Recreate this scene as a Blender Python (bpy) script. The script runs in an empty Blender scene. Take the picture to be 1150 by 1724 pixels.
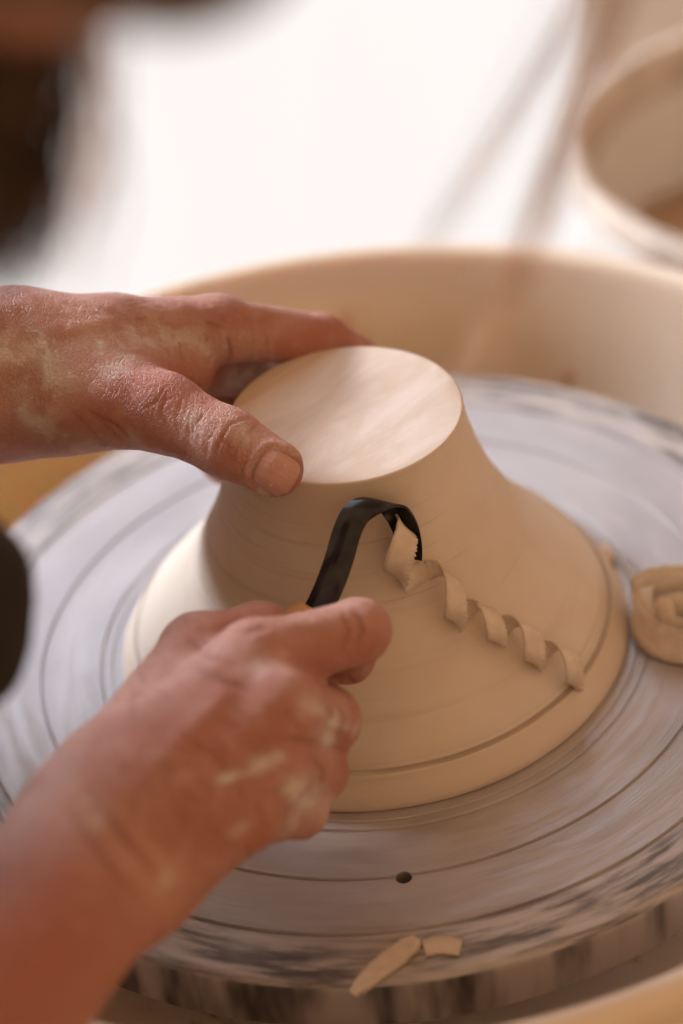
import bpy, bmesh, math, random
import numpy as np
from mathutils import Vector, Matrix

R_ = math.radians
scene = bpy.context.scene
COL = scene.collection
rng = np.random.default_rng(7)
random.seed(7)

# ------------------------------------------------------------------ camera (85 mm lens, wheel centre at the origin)
CAM = np.array([0.0, -0.66359, 0.55839])
CR = np.array([0.99102909, -0.07516736, -0.11050439])
CU = np.array([0.13347379, 0.59867558, 0.78979257])
CF = np.array([-0.00678966, 0.79745685, -0.60333778])
FPX, PW, PH = 4070.0, 1150.0, 1724.0
cd = bpy.data.cameras.new('camera')
cd.sensor_fit = 'VERTICAL'; cd.sensor_height = 36.0; cd.sensor_width = 24.0
cd.lens = FPX / PH * 36.0
cd.clip_start = 0.02; cd.clip_end = 60
cd.dof.use_dof = True
cd.dof.focus_distance = 0.781
cd.dof.aperture_fstop = 3.7
cd.dof.aperture_blades = 0
cam = bpy.data.objects.new('camera', cd)
M = Matrix.Identity(4)
for i in range(3):
    M[i][0] = CR[i]; M[i][1] = CU[i]; M[i][2] = -CF[i]; M[i][3] = CAM[i]
cam.matrix_world = M
COL.objects.link(cam)
scene.camera = cam

# ------------------------------------------------------------------ light: warm room, cool windows, one added fill pane
world = bpy.data.worlds.new('World'); scene.world = world; world.use_nodes = True
wb = world.node_tree.nodes['Background']
wb.inputs[0].default_value = (1.0, 0.61, 0.34, 1); wb.inputs[1].default_value = 0.66
scene.view_settings.view_transform = 'Standard'; scene.view_settings.look = 'None'
scene.view_settings.exposure = 0.0; scene.view_settings.gamma = 1.0
SKY_UP = (0.76, 0.84, 0.98)
PANE_LOW, PANE_HIGH, PANE_SIDE, PANE_FILL = 1.0, 2.0, 120.0, 5.0

# ------------------------------------------------------------------ helpers
def P(x, y, d):
    """world point seen at photo pixel (x, y) at depth d metres"""
    return CAM + d * (CF + (x - PW / 2) / FPX * CR - (y - PH / 2) / FPX * CU)

def pix(p):
    v = np.asarray(p) - CAM
    d = v @ CF
    return PW / 2 + FPX * (v @ CR) / d, PH / 2 - FPX * (v @ CU) / d, d

def tag(o, label=None, cat=None, group=None, kind=None):
    if label: o['label'] = label
    if cat: o['category'] = cat
    if group: o['group'] = group
    if kind: o['kind'] = kind
    return o

def empty(name, loc, label, cat, group=None):
    o = bpy.data.objects.new(name, None); COL.objects.link(o)
    o.location = Vector(loc); o.empty_display_size = 0.02
    return tag(o, label, cat, group)

def mesh_obj(name, v, f, mat, parent=None, smooth=True):
    me = bpy.data.meshes.new(name)
    me.from_pydata([tuple(map(float, p)) for p in v], [], [tuple(map(int, q)) for q in f])
    me.update()
    if smooth:
        me.polygons.foreach_set('use_smooth', np.ones(len(me.polygons), bool))
    o = bpy.data.objects.new(name, me); COL.objects.link(o)
    me.materials.append(mat)
    if parent is not None:
        o.parent = parent
        o.matrix_parent_inverse = Matrix.Translation(parent.location).inverted()
    return o

def fix_normals(o):
    bm = bmesh.new(); bm.from_mesh(o.data)
    bmesh.ops.recalc_face_normals(bm, faces=bm.faces); bm.to_mesh(o.data); bm.free()
    return o

def lathe(prof, n=192, c=(0, 0, 0), closed=True):
    """prof: list of (r, z); returns verts, faces"""
    prof = np.array(prof, float); m = len(prof)
    a = np.linspace(0, 2 * math.pi, n, endpoint=False)
    v = np.zeros((m, n, 3))
    v[:, :, 0] = prof[:, 0:1] * np.cos(a) + c[0]
    v[:, :, 1] = prof[:, 0:1] * np.sin(a) + c[1]
    v[:, :, 2] = prof[:, 1:2] + c[2]
    f = []
    mm = m if closed else m - 1
    for i in range(mm):
        i2 = (i + 1) % m
        for j in range(n):
            j2 = (j + 1) % n
            f.append((i * n + j, i * n + j2, i2 * n + j2, i2 * n + j))
    return v.reshape(-1, 3), f

def box(c, s, rot=None):
    c = np.array(c, float); s = np.array(s, float) / 2
    q = np.array([(x, y, z) for x in (-1, 1) for y in (-1, 1) for z in (-1, 1)], float) * s
    if rot is not None: q = q @ np.array(rot).T
    f = [(0, 1, 3, 2), (4, 6, 7, 5), (0, 4, 5, 1), (2, 3, 7, 6), (0, 2, 6, 4), (1, 5, 7, 3)]
    return q + c, f

def bevel_box(name, c, s, mat, parent, bw=0.004):
    v, f = box(c, s)
    o = mesh_obj(name, v, f, mat, parent, smooth=False)
    bm = bmesh.new(); bm.from_mesh(o.data)
    bmesh.ops.bevel(bm, geom=bm.edges[:], offset=bw, segments=2, affect='EDGES', profile=0.5)
    bm.to_mesh(o.data); bm.free()
    return o

def catmull(pts, n):
    pts = np.array(pts, float); m = len(pts)
    t = np.linspace(0, m - 1, n); i = np.clip(t.astype(int), 0, m - 2); u = (t - i)[:, None]
    p0 = pts[np.clip(i - 1, 0, m - 1)]; p1 = pts[i]; p2 = pts[i + 1]; p3 = pts[np.clip(i + 2, 0, m - 1)]
    return 0.5 * ((2 * p1) + (p2 - p0) * u + (2 * p0 - 5 * p1 + 4 * p2 - p3) * u ** 2 + (3 * p1 - p0 - 3 * p2 + p3) * u ** 3)

def tube(path, rad, sides=8):
    path = np.array(path, float); n = len(path)
    rad = np.broadcast_to(np.array(rad, float), (n,))
    T = np.gradient(path, axis=0); T /= np.linalg.norm(T, axis=1)[:, None] + 1e-12
    ref = np.array([0.31, 0.2, 0.93]); ref /= np.linalg.norm(ref)
    N = np.cross(T, ref); N /= np.linalg.norm(N, axis=1)[:, None] + 1e-9
    B = np.cross(T, N)
    a = np.linspace(0, 2 * math.pi, sides, endpoint=False)
    v = path[:, None] + rad[:, None, None] * (np.cos(a)[None, :, None] * N[:, None] + np.sin(a)[None, :, None] * B[:, None])
    f = []
    for i in range(n - 1):
        for j in range(sides):
            j2 = (j + 1) % sides
            f.append((i * sides + j, i * sides + j2, (i + 1) * sides + j2, (i + 1) * sides + j))
    f.append(tuple(range(sides))[::-1]); f.append(tuple((n - 1) * sides + j for j in range(sides)))
    return v.reshape(-1, 3), f

class Join:
    def __init__(s): s.v = []; s.f = []; s.n = 0
    def add(s, vf):
        v, f = vf; s.v.append(np.asarray(v)); s.f += [tuple(i + s.n for i in q) for q in f]; s.n += len(v)
    def build(s, name, mat, parent=None, smooth=True):
        return mesh_obj(name, np.concatenate(s.v), s.f, mat, parent, smooth)

# value noise on points (for geometry wobble and masks)
_perm = np.random.default_rng(3).random((64, 64, 64)).astype(np.float32)
def vnoise(p, scale):
    q = np.asarray(p) * scale + 1000.0
    i = np.floor(q).astype(int); u = q - i; u = u * u * (3 - 2 * u); i &= 63; j = (i + 1) & 63
    def g(a, b, c): return _perm[a, b, c]
    x, y, z = u[:, 0], u[:, 1], u[:, 2]
    c0 = (g(i[:, 0], i[:, 1], i[:, 2]) * (1 - x) + g(j[:, 0], i[:, 1], i[:, 2]) * x) * (1 - y) + (g(i[:, 0], j[:, 1], i[:, 2]) * (1 - x) + g(j[:, 0], j[:, 1], i[:, 2]) * x) * y
    c1 = (g(i[:, 0], i[:, 1], j[:, 2]) * (1 - x) + g(j[:, 0], i[:, 1], j[:, 2]) * x) * (1 - y) + (g(i[:, 0], j[:, 1], j[:, 2]) * (1 - x) + g(j[:, 0], j[:, 1], j[:, 2]) * x) * y
    return c0 * (1 - z) + c1 * z
def fbm(p, scale, o=3):
    return sum(vnoise(p, scale * 2 ** k) * .5 ** k for k in range(o)) / sum(.5 ** k for k in range(o))

# ------------------------------------------------------------------ node helpers
class NT:
    def __init__(s, name):
        s.m = bpy.data.materials.new(name); s.m.use_nodes = True
        s.t = s.m.node_tree; s.b = s.t.nodes['Principled BSDF']
        s.out = s.t.nodes['Material Output']
    def n(s, typ, **kw):
        nd = s.t.nodes.new(typ)
        for k, v in kw.items():
            if k.startswith('i_'):
                key = k[2:]; key = int(key) if key.isdigit() else key.replace('_', ' ')
                s.put(nd.inputs[key], v)
            else: setattr(nd, k, v)
        return nd
    def put(s, sock, v):
        if isinstance(v, bpy.types.NodeSocket): s.t.links.new(v, sock)
        elif isinstance(v, bpy.types.Node): s.t.links.new(v.outputs[0], sock)
        elif isinstance(v, tuple) and len(v) == 3 and sock.type == 'RGBA': sock.default_value = (*v, 1)
        else: sock.default_value = v
    def set(s, **kw):
        for k, v in kw.items(): s.put(s.b.inputs[k.replace('_', ' ')], v)
    def math(s, op, a, b=None, c=None, clamp=False):
        nd = s.t.nodes.new('ShaderNodeMath'); nd.operation = op; nd.use_clamp = clamp
        s.put(nd.inputs[0], a)
        if b is not None: s.put(nd.inputs[1], b)
        if c is not None: s.put(nd.inputs[2], c)
        return nd.outputs[0]
    def mix(s, fac, a, b, mode='MIX'):
        nd = s.t.nodes.new('ShaderNodeMix'); nd.data_type = 'RGBA'; nd.blend_type = mode
        s.put(nd.inputs[0], fac); s.put(nd.inputs[6], a); s.put(nd.inputs[7], b)
        return nd.outputs[2]
    def ramp(s, fac, a, b, lo=0.0, hi=1.0):
        nd = s.t.nodes.new('ShaderNodeMapRange'); nd.interpolation_type = 'SMOOTHSTEP'
        s.put(nd.inputs[0], fac); nd.inputs[1].default_value = a; nd.inputs[2].default_value = b
        nd.inputs[3].default_value = lo; nd.inputs[4].default_value = hi
        return nd.outputs[0]
    def noise(s, vec, scale, detail=4, rough=.55, dist=0.0):
        nd = s.t.nodes.new('ShaderNodeTexNoise')
        s.put(nd.inputs['Vector'], vec)
        nd.inputs['Scale'].default_value = scale; nd.inputs['Detail'].default_value = detail
        nd.inputs['Roughness'].default_value = rough; nd.inputs['Distortion'].default_value = dist
        return nd.outputs[0]
    def obj(s): return s.n('ShaderNodeTexCoord').outputs['Object']
    def comb(s, x, y, z):
        nd = s.t.nodes.new('ShaderNodeCombineXYZ')
        for k, v in enumerate((x, y, z)): s.put(nd.inputs[k], v)
        return nd.outputs[0]
    def polar(s):
        """(radius, cos, sin, z) of object coordinates about the wheel axis"""
        sep = s.n('ShaderNodeSeparateXYZ', i_0=s.obj())
        x, y, z = sep.outputs
        r = s.math('SQRT', s.math('ADD', s.math('MULTIPLY', x, x), s.math('MULTIPLY', y, y)))
        rr = s.math('MAXIMUM', r, 1e-5)
        return r, s.math('DIVIDE', x, rr), s.math('DIVIDE', y, rr), z
    def rot(s, vec, deg, scale):
        rt = s.n('ShaderNodeVectorRotate', rotation_type='Z_AXIS', i_Vector=vec); rt.inputs['Angle'].default_value = R_(deg)
        mp = s.n('ShaderNodeMapping', i_Vector=rt.outputs[0]); mp.inputs['Scale'].default_value = scale
        return mp.outputs[0]
    def bump(s, h, strength=.3, dist=.001, normal=None):
        nd = s.n('ShaderNodeBump'); s.put(nd.inputs['Height'], h)
        nd.inputs['Strength'].default_value = strength; nd.inputs['Distance'].default_value = dist
        if normal is not None: s.put(nd.inputs['Normal'], normal)
        return nd.outputs[0]

def simple(name, col, rough=.5, metal=0.0, var=.0, scale=60, bump=0.0):
    m = NT(name)
    if var:
        nz = m.noise(m.obj(), scale, 5)
        m.set(Base_Color=m.mix(m.ramp(nz, .3, .7), tuple(c * (1 - var) for c in col), tuple(min(1, c * (1 + var)) for c in col)))
        if bump: m.set(Normal=m.bump(nz, bump, .002))
    else: m.set(Base_Color=col)
    m.set(Roughness=rough, Metallic=metal)
    return m.m

# ------------------------------------------------------------------ materials
def mat_clay():
    m = NT('leather_hard_clay')
    r, cx, sy, z = m.polar()
    # turning lines follow the wheel: height + a slow wander round the circle
    ring = m.noise(m.comb(m.math('MULTIPLY', cx, .35), m.math('MULTIPLY', sy, .35), m.math('MULTIPLY', m.math('ADD', z, m.math('MULTIPLY', r, .6)), 420)), 1.0, 5, .65)
    broad = m.noise(m.obj(), 28, 4)
    smear = m.noise(m.comb(m.math('MULTIPLY', cx, 2.0), m.math('MULTIPLY', sy, 2.0), m.math('MULTIPLY', z, 60)), 1.0, 4)
    grain = m.noise(m.obj(), 1500, 3)
    c = m.mix(m.ramp(broad, .3, .7), (.66, .535, .41), (.72, .60, .47))
    c = m.mix(m.ramp(smear, .45, .75, 0, .5), c, (.70, .59, .49))
    c = m.mix(m.ramp(ring, .56, .72, 0, .35), c, (.52, .40, .30))
    thin = m.noise(m.comb(m.math('MULTIPLY', cx, .5), m.math('MULTIPLY', sy, .5), m.math('MULTIPLY', z, 520)), 1.0, 1, .5)
    thinm = m.ramp(thin, .70, .735)
    c = m.mix(m.math('MULTIPLY', thinm, .2), c, (.40, .29, .20))
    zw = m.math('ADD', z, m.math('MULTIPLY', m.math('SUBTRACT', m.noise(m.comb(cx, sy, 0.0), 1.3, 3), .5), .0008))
    lip_shade = m.math('MULTIPLY', m.ramp(zw, .0116, .0120), m.ramp(zw, .0130, .0125))
    c = m.mix(m.math('MULTIPLY', lip_shade, m.ramp(m.noise(m.comb(cx, sy, 3.0), 2.2, 3), .3, .6, .35, .75)), c, (.33, .24, .165))  # paints the shade under the cut lip into the clay colour
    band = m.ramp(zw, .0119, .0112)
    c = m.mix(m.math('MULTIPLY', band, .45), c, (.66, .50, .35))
    # foot face: fine trimming scratches from the rib, and damp paler film
    foot = m.ramp(z, .0968, .0972)
    line = m.noise(m.rot(m.obj(), -44, (40, 1900, 1)), 1.0, 3, .6)
    film = m.noise(m.rot(m.obj(), -40, (22, 75, 1)), 1.0, 5, .62, .8)
    scr = m.noise(m.rot(m.obj(), -12, (16, 330, 1)), 1.0, 3, .5, .9)
    cf = m.mix(m.ramp(film, .36, .66), (.64, .495, .37), (.74, .62, .52))
    cf = m.mix(m.ramp(line, .55, .75, 0, .22), cf, (.54, .41, .31))
    cf = m.mix(m.ramp(scr, .66, .74, 0, .35), cf, (.44, .31, .21))
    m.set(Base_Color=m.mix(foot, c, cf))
    m.set(Roughness=m.math('SUBTRACT', m.ramp(smear, .3, .7, .62, .5), m.math('MULTIPLY', foot, .12)))
    h = m.math('ADD', m.math('MULTIPLY', m.math('MULTIPLY', ring, m.math('SUBTRACT', 1, foot)), .5), m.math('MULTIPLY', grain, .08))
    h = m.math('ADD', h, m.math('MULTIPLY', foot, m.math('ADD', m.math('MULTIPLY', line, .30), m.math('SUBTRACT', m.math('MULTIPLY', film, .35), m.ramp(scr, .66, .74, 0, .35)))))
    h = m.math('SUBTRACT', h, m.math('MULTIPLY', m.math('MULTIPLY', thinm, m.math('SUBTRACT', 1, foot)), .6))
    m.set(Normal=m.bump(h, .5, .0006))
    m.b.inputs['Specular IOR Level'].default_value = .45
    return m.m

def mat_shaving():
    m = NT('clay_shaving')
    nz = m.noise(m.obj(), 220, 5); g = m.noise(m.obj(), 1800, 3)
    m.set(Base_Color=m.mix(m.ramp(nz, .3, .7), (.66, .54, .42), (.74, .62, .50)), Roughness=.68)
    m.set(Normal=m.bump(m.math('ADD', nz, m.math('MULTIPLY', g, .4)), .3, .0006))
    return m.m

def mat_wheel():
    m = NT('wheel_metal_with_slip')
    r, cx, sy, z = m.polar()
    def streak(rs, ang, det=5, rough=.6):
        return m.noise(m.comb(m.math('MULTIPLY', cx, ang), m.math('MULTIPLY', sy, ang), m.math('MULTIPLY', r, rs)), 1.0, det, rough)
    fine = streak(1500, 3.0, 4, .7)
    mid = streak(260, 4.0, 5, .65)
    wide = streak(60, 2.2, 4)
    blot = streak(230, 4.6, 6, .6)
    c = m.mix(m.ramp(wide, .35, .65), (.44, .405, .40), (.52, .48, .47))
    c = m.mix(m.ramp(mid, .48, .74, 0, .30), c, (.59, .53, .49))
    c = m.mix(m.ramp(fine, .55, .75, 0, .5), c, (.27, .24, .23))
    # slip smears thrown towards the rim, dark bare metal between
    outer = m.ramp(r, .138, .150)
    co = m.mix(m.ramp(blot, .36, .62), (.12, .105, .10), (.56, .49, .44))
    c = m.mix(m.math('MULTIPLY', outer, m.ramp(streak(40, 3, 3), .35, .6, .35, 1.0)), c, co)
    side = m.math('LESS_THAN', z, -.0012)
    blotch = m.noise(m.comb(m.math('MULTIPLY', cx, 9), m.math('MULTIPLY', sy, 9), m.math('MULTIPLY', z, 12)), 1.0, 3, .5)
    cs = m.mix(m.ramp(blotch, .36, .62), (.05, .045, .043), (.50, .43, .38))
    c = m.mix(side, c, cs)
    m.set(Base_Color=c)
    m.set(Metallic=m.math('MULTIPLY', m.ramp(mid, .4, .7, .55, .2), m.math('SUBTRACT', 1, m.math('MULTIPLY', outer, .5))))
    m.set(Roughness=m.ramp(mid, .3, .7, .36, .52))
    h = m.math('ADD', m.math('MULTIPLY', fine, .5), m.math('ADD', m.math('MULTIPLY', mid, .5), m.math('MULTIPLY', m.math('MULTIPLY', blot, outer), 1.2)))
    m.set(Normal=m.bump(h, .35, .0007))
    return m.m

def mat_pan():
    m = NT('cream_plastic')
    ob = m.obj()
    nz = m.noise(ob, 9, 4); spl = m.noise(ob, 38, 5, .6, .4)
    sep = m.n('ShaderNodeSeparateXYZ', i_0=ob)
    low = m.ramp(sep.outputs[2], .024, -.02)
    c = m.mix(m.ramp(nz, .3, .7), (.76, .64, .51), (.82, .70, .57))
    c = m.mix(m.math('MULTIPLY', m.ramp(spl, .60, .68), low), c, (.50, .26, .12))
    m.set(Base_Color=c, Roughness=.33, Subsurface_Weight=.3, Subsurface_Scale=.02)
    m.b.inputs['Subsurface Radius'].default_value = (1.0, .55, .3)
    return m.m

def mat_skin():
    m = NT('skin')
    ob = m.obj()
    red = m.n('ShaderNodeAttribute', attribute_name='red').outputs['Fac']  # skin redness; on the tool arm it also carries painted shade
    dust = m.n('ShaderNodeAttribute', attribute_name='dust').outputs['Fac']
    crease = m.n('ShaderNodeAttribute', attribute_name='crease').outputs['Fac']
    n1 = m.noise(ob, 48, 6, .65); n2 = m.noise(ob, 420, 4, .6); n3 = m.noise(ob, 160, 5, .65, .5)
    veins = m.noise(ob, 26, 3, .5, .6)
    c = m.mix(m.ramp(n1, .3, .7), (.45, .20, .14), (.60, .335, .26))
    c = m.mix(m.math('MULTIPLY', red, m.ramp(n1, .2, .7, .6, 1.0)), c, (.42, .13, .085))
    c = m.mix(m.ramp(veins, .50, .68, 0, .4), c, (.37, .14, .095))
    c = m.mix(m.ramp(n3, .52, .70, 0, .35), c, (.58, .34, .26))
    c = m.mix(m.ramp(n2, .55, .75, 0, .3), c, (.36, .14, .10))
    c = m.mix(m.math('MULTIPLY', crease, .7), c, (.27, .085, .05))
    vor = m.n('ShaderNodeTexVoronoi', feature='DISTANCE_TO_EDGE'); m.put(vor.inputs['Vector'], ob)
    vor.inputs['Scale'].default_value = 680; vor.inputs['Randomness'].default_value = 1
    cell = m.ramp(vor.outputs[0], 0, .12)
    # dried slip: catches in patches and in the fine skin lines
    wisp = m.noise(ob, 80, 6, .6, .35); fleck = m.noise(ob, 330, 3, .5, .8)
    patch = m.math('ADD', m.ramp(wisp, .47, .60, 0, .85), m.math('ADD', .2, m.math('MULTIPLY', m.ramp(fleck, .55, .72), .45)))
    dm = m.math('MULTIPLY', m.math('MULTIPLY', dust, m.math('ADD', patch, m.math('MULTIPLY', m.math('POWER', dust, 3), .75))), m.ramp(n2, .25, .55, .65, 1.0), clamp=True)
    c = m.mix(m.math('MULTIPLY', dm, .85), c, (.74, .66, .60))
    m.set(Base_Color=c)
    m.set(Roughness=m.math('ADD', m.ramp(n2, .3, .7, .46, .58), m.math('MULTIPLY', dm, .3)))
    h = m.math('ADD', m.math('MULTIPLY', cell, .35), m.math('ADD', m.math('MULTIPLY', n2, .5), m.math('MULTIPLY', dm, .5)))
    m.set(Normal=m.bump(h, .7, .0011))
    m.set(Subsurface_Weight=.15, Subsurface_Scale=.004)
    m.b.inputs['Subsurface Radius'].default_value = (1.0, .35, .2)
    m.b.inputs['Specular IOR Level'].default_value = .42
    return m.m

def mat_nail():
    m = NT('thumbnail')
    ob = m.obj(); n2 = m.noise(ob, 500, 4)
    mp = m.n('ShaderNodeMapping', i_Vector=m.n('ShaderNodeTexCoord').outputs['UV']); mp.inputs['Scale'].default_value = (26, 1.2, 1)
    rid = m.noise(mp.outputs[0], 1.0, 3)
    c = m.mix(m.ramp(rid, .3, .7), (.52, .26, .20), (.58, .33, .27))
    c = m.mix(m.ramp(m.noise(ob, 300, 5, .6, 1.0), .58, .68, 0, .75), c, (.66, .55, .46))
    m.set(Base_Color=c, Roughness=.28, Normal=m.bump(rid, .35, .0005))
    return m.m

def mat_steel():
    m = NT('blackened_steel')
    nz = m.noise(m.obj(), 160, 5)
    m.set(Base_Color=m.mix(m.ramp(nz, .35, .7), (.035, .034, .037), (.055, .053, .056)), Metallic=.9, Roughness=m.ramp(nz, .3, .7, .16, .26))
    m.set(Normal=m.bump(nz, .08, .0005))
    return m.m

def mat_wood(name, a, b, scale=(14, 90, 90)):
    m = NT(name)
    mp = m.n('ShaderNodeMapping', i_Vector=m.obj()); mp.inputs['Scale'].default_value = scale
    nz = m.noise(mp.outputs[0], 1.0, 6, .6, .8)
    m.set(Base_Color=m.mix(m.ramp(nz, .35, .65), a, b), Roughness=.5, Normal=m.bump(nz, .2, .001))
    return m.m

def mat_hair(name, a, b, thru=0):
    m = NT(name)
    nz = m.noise(m.obj(), 45, 4)
    c = m.mix(m.ramp(nz, .35, .65), a, b)
    m.set(Base_Color=c, Roughness=.45)
    if thru:
        tr = m.n('ShaderNodeBsdfTranslucent', i_Color=c); mx = m.n('ShaderNodeMixShader', i_0=thru)
        m.t.links.new(m.b.outputs[0], mx.inputs[1]); m.t.links.new(tr.outputs[0], mx.inputs[2]); m.t.links.new(mx.outputs[0], m.out.inputs[0])
    return m.m

def mat_emit(name, fn):
    m = NT(name)
    em = m.n('ShaderNodeEmission'); col, st = fn(m)
    m.put(em.inputs[0], col); m.put(em.inputs[1], st)
    m.t.links.new(em.outputs[0], m.out.inputs[0])
    return m.m

CLAY = mat_clay(); SHAV = mat_shaving(); WHEEL = mat_wheel(); PAN = mat_pan(); SKIN = mat_skin(); NAIL = mat_nail()
STEEL = mat_steel(); WOOD = mat_wood('handle_wood', (.42, .20, .07), (.62, .34, .13))
HAIR_SHADE = mat_hair('shaded_hair', (.035, .018, .010), (.09, .052, .032)); HAIR_B = mat_hair('brown_hair', (.075, .045, .03), (.15, .10, .07)); HAIR_L = mat_hair('light_hair', (.64, .45, .29), (.82, .62, .44), .55)  # same head of hair; the dark tone has its deeper shade painted in
SHIRT = simple('dark_cloth', (.018, .013, .010), .85, 0, .3, 90, .2)
DARK = simple('hole_shade', (.012, .010, .009), .8)
WHITE = simple('white_paint', (.82, .79, .76), .45, 0, .04, 12)
WALL = simple('plaster_wall', (.60, .45, .31), .8, 0, .08, 6, .1)
FLOOR = mat_wood('floor_boards', (.50, .36, .24), (.62, .47, .33), (3, 30, 1))
BUCKET = simple('bucket_plastic', (.78, .73, .66), .35, 0, .06, 14)
SLIP = simple('wet_slip', (.55, .36, .20), .3, 0, .12, 20, .2)
RIMCLAY = simple('dried_clay_smear', (.64, .54, .44), .7, 0, .2, 40, .3)

# ------------------------------------------------------------------ setting
v, f = box((0, 0, -.575), (8, 8, .05)); tag(mesh_obj('floor', v, f, FLOOR, None, False), kind='structure')

def wall_with_gap():
    J = Join()
    J.add(box((1.62  , 1.00, .75), (2.6, .12, 2.6)))         # right of the door
    J.add(box((-.33, 1.00, 1.78), (1.26, .12, .54)))        # over the door
    return J.build('wall', WALL, None, False)
tag(wall_with_gap(), kind='structure')

def pane_mat(name, lo, hi, z0, z1):
    def fn(m):
        sep = m.n('ShaderNodeSeparateXYZ', i_0=m.n('ShaderNodeNewGeometry').outputs['Position'])
        t = m.ramp(sep.outputs[2], z0, z1)
        mp = m.n('ShaderNodeMapping', i_Vector=m.n('ShaderNodeNewGeometry').outputs['Position']); mp.inputs['Scale'].default_value = (5, 1, 1.2)
        nz = m.noise(mp.outputs[0], 1.0, 3)
        return m.mix(t, m.mix(nz, (1.0, .915, .88), (1.0, .985, .98)), SKY_UP), m.math('ADD', lo, m.math('MULTIPLY', t, hi - lo))
    return mat_emit(name, fn)
PANE = pane_mat('bright_outdoors_pane', PANE_LOW, PANE_HIGH, .0, .6)
PANE2 = pane_mat('bright_sky_pane', PANE_SIDE, PANE_SIDE, -1.0, -.5)
FILL_PANE = pane_mat('added_fill_pane', PANE_FILL, PANE_FILL, -1.0, -.5)  # added unseen pane that fills the bowl's left flank with cool light

door = empty('glass_door', (-.32, .96, -.55), 'bright overexposed glazed door with white frame behind the wheel', 'door')
x0, x1, z0, z1 = -.94, .30, -.55, 1.5
for a, b in ((x0, x0 + .09), (-.37, -.27), (x1 - .09, x1)):
    bevel_box('stile', ((a + b) / 2, 0.96, (z0 + z1) / 2), (b - a, .05, z1 - z0), WHITE, door)
for a, b in ((x0 + .092, -.372), (-.268, x1 - .092)):
    for za, zb in ((z0, z0 + .06), (z1 - .10, z1)):
        bevel_box('rail', ((a + b) / 2, 0.96, (za + zb) / 2), (b - a, .045, zb - za), WHITE, door)
    v, f = box(((a + b) / 2, 0.965, (z0 + z1) / 2 - .02), (b - a, .006, z1 - z0 - .16)); mesh_obj('pane', v, f, PANE, door, False)

# side window, left of the potter: the key light; second pane is added fill
wc = np.array((-1.15, .78, .80)); wn = np.array((0, 0, .05)) - wc; wn[2] = 0; wn /= np.linalg.norm(wn)
ws = np.array((-wn[1], wn[0], 0)); rot = np.stack([ws, wn, (0, 0, 1)], 1)
def side_window(s0, z0, w, h, mat, label):
    c = wc + ws * s0; c[2] = z0
    win = empty('window', tuple(c - np.array((0, 0, h / 2 + .06))), label, 'window', 'windows in the side wall')
    for sx in (-1, 1):
        v, f = box(c + ws * sx * (w / 2 + .03), (.06, .05, h + .12), rot); mesh_obj('stile', v, f, WHITE, win, False)
    for sz in (-1, 1):
        v, f = box(c + np.array((0, 0, sz * (h / 2 + .03))), (w - .002, .045, .06), rot); mesh_obj('rail', v, f, WHITE, win, False)
    v, f = box(c, (w, .006, h), rot); mesh_obj('pane', v, f, mat, win, False)
side_window(0, .80, .52, .26, PANE2, 'low wide bright window in the side wall beside the glass door')
side_window(-.69, 1.32, .48, .62, FILL_PANE, 'taller dimmer window added unseen as fill light in the side wall behind the potter')
def side_wall():
    J = Join(); zb, zt = -.55, 2.05; m, n = .322, .192; L0, L1, K0, K1 = -.992, -.388, .948, 1.692
    for s0, s1, a, b in ((m, .235 + .1, zb, zt), (-m, m, zb, .80 - n), (-m, m, .80 + n, zt), (L1, -m, zb, zt), (L0, L1, zb, K0), (L0, L1, K1, zt), (-2.6, L0, zb, zt)):
        c = wc + ws * (s0 + s1) / 2 - wn * .03; c[2] = (a + b) / 2
        J.add(box(c, (s1 - s0, .12, b - a), rot))
    return J.build('wall', WALL, None, False)
tag(side_wall(), kind='structure')

# ------------------------------------------------------------------ splash pan
pan_prof = [(.030, -.062), (.150, -.062), (.185, -.060), (.200, -.050), (.206, -.030), (.2085, -.005), (.2100, .018), (.2104, .024), (.2115, .0285),
            (.2145, .0305), (.2180, .0300), (.2205, .0275), (.2212, .0235), (.2200, .0195), (.2170, .0175), (.2150, .0165),
            (.2135, .000), (.2110, -.030), (.2050, -.056), (.1880, -.066), (.150, -.068), (.030, -.068)]
pp = catmull(pan_prof, 90)
v, f = lathe(pp, 192)
pan = tag(mesh_obj('splash_pan', v, f, PAN), 'round cream plastic splash pan with rolled rim around the wheel', 'splash pan')
fix_normals(pan)

# ------------------------------------------------------------------ wheel
wheel = empty('potters_wheel', (0, 0, -.024), "grey metal potter's wheel head smeared with slip", "potter's wheel")
def groove(prof, r, w=.0007, d=.0007):
    prof += [(r - w, 0), (r - w * .45, -d), (r + w * .45, -d), (r + w, 0)]
wp = [(.012, 0), (.06, 0)]
for r_, w_, d_ in ((.0945, .0006, .0005), (.0985, .0008, .0007), (.1202, .0008, .0009), (.1438, .0009, .0010)):
    groove(wp, r_, w_, d_)
    wp.append((r_ + .008, 0))
wp += [(.160, 0), (.1625, -.0001), (.1640, -.0006), (.1648, -.0018), (.1650, -.0040), (.1650, -.0170), (.1643, -.0190), (.1625, -.0200), (.150, -.0205), (.012, -.0205)]
wp = sorted([p for p in wp if p[1] > -.002 and p[0] < .1641], key=lambda p: p[0]) + [p for p in wp if not (p[1] > -.002 and p[0] < .1641)]
v, f = lathe(wp, 256)
head_o = fix_normals(mesh_obj('wheel_head', v, f, WHEEL, wheel))
J = Join()
for px, py in ((-.0011, -.1210), (.0011, .1210)):
    vv, ff = lathe([(0.00001, .01), (.0027, .01), (.0027, -.009), (.00001, -.009)], 24, (px, py, 0)); J.add((vv, ff))
cut = J.build('cutter', DARK); fix_normals(cut)
md = head_o.modifiers.new('b', 'BOOLEAN'); md.object = cut; md.operation = 'DIFFERENCE'; md.solver = 'EXACT'
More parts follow.
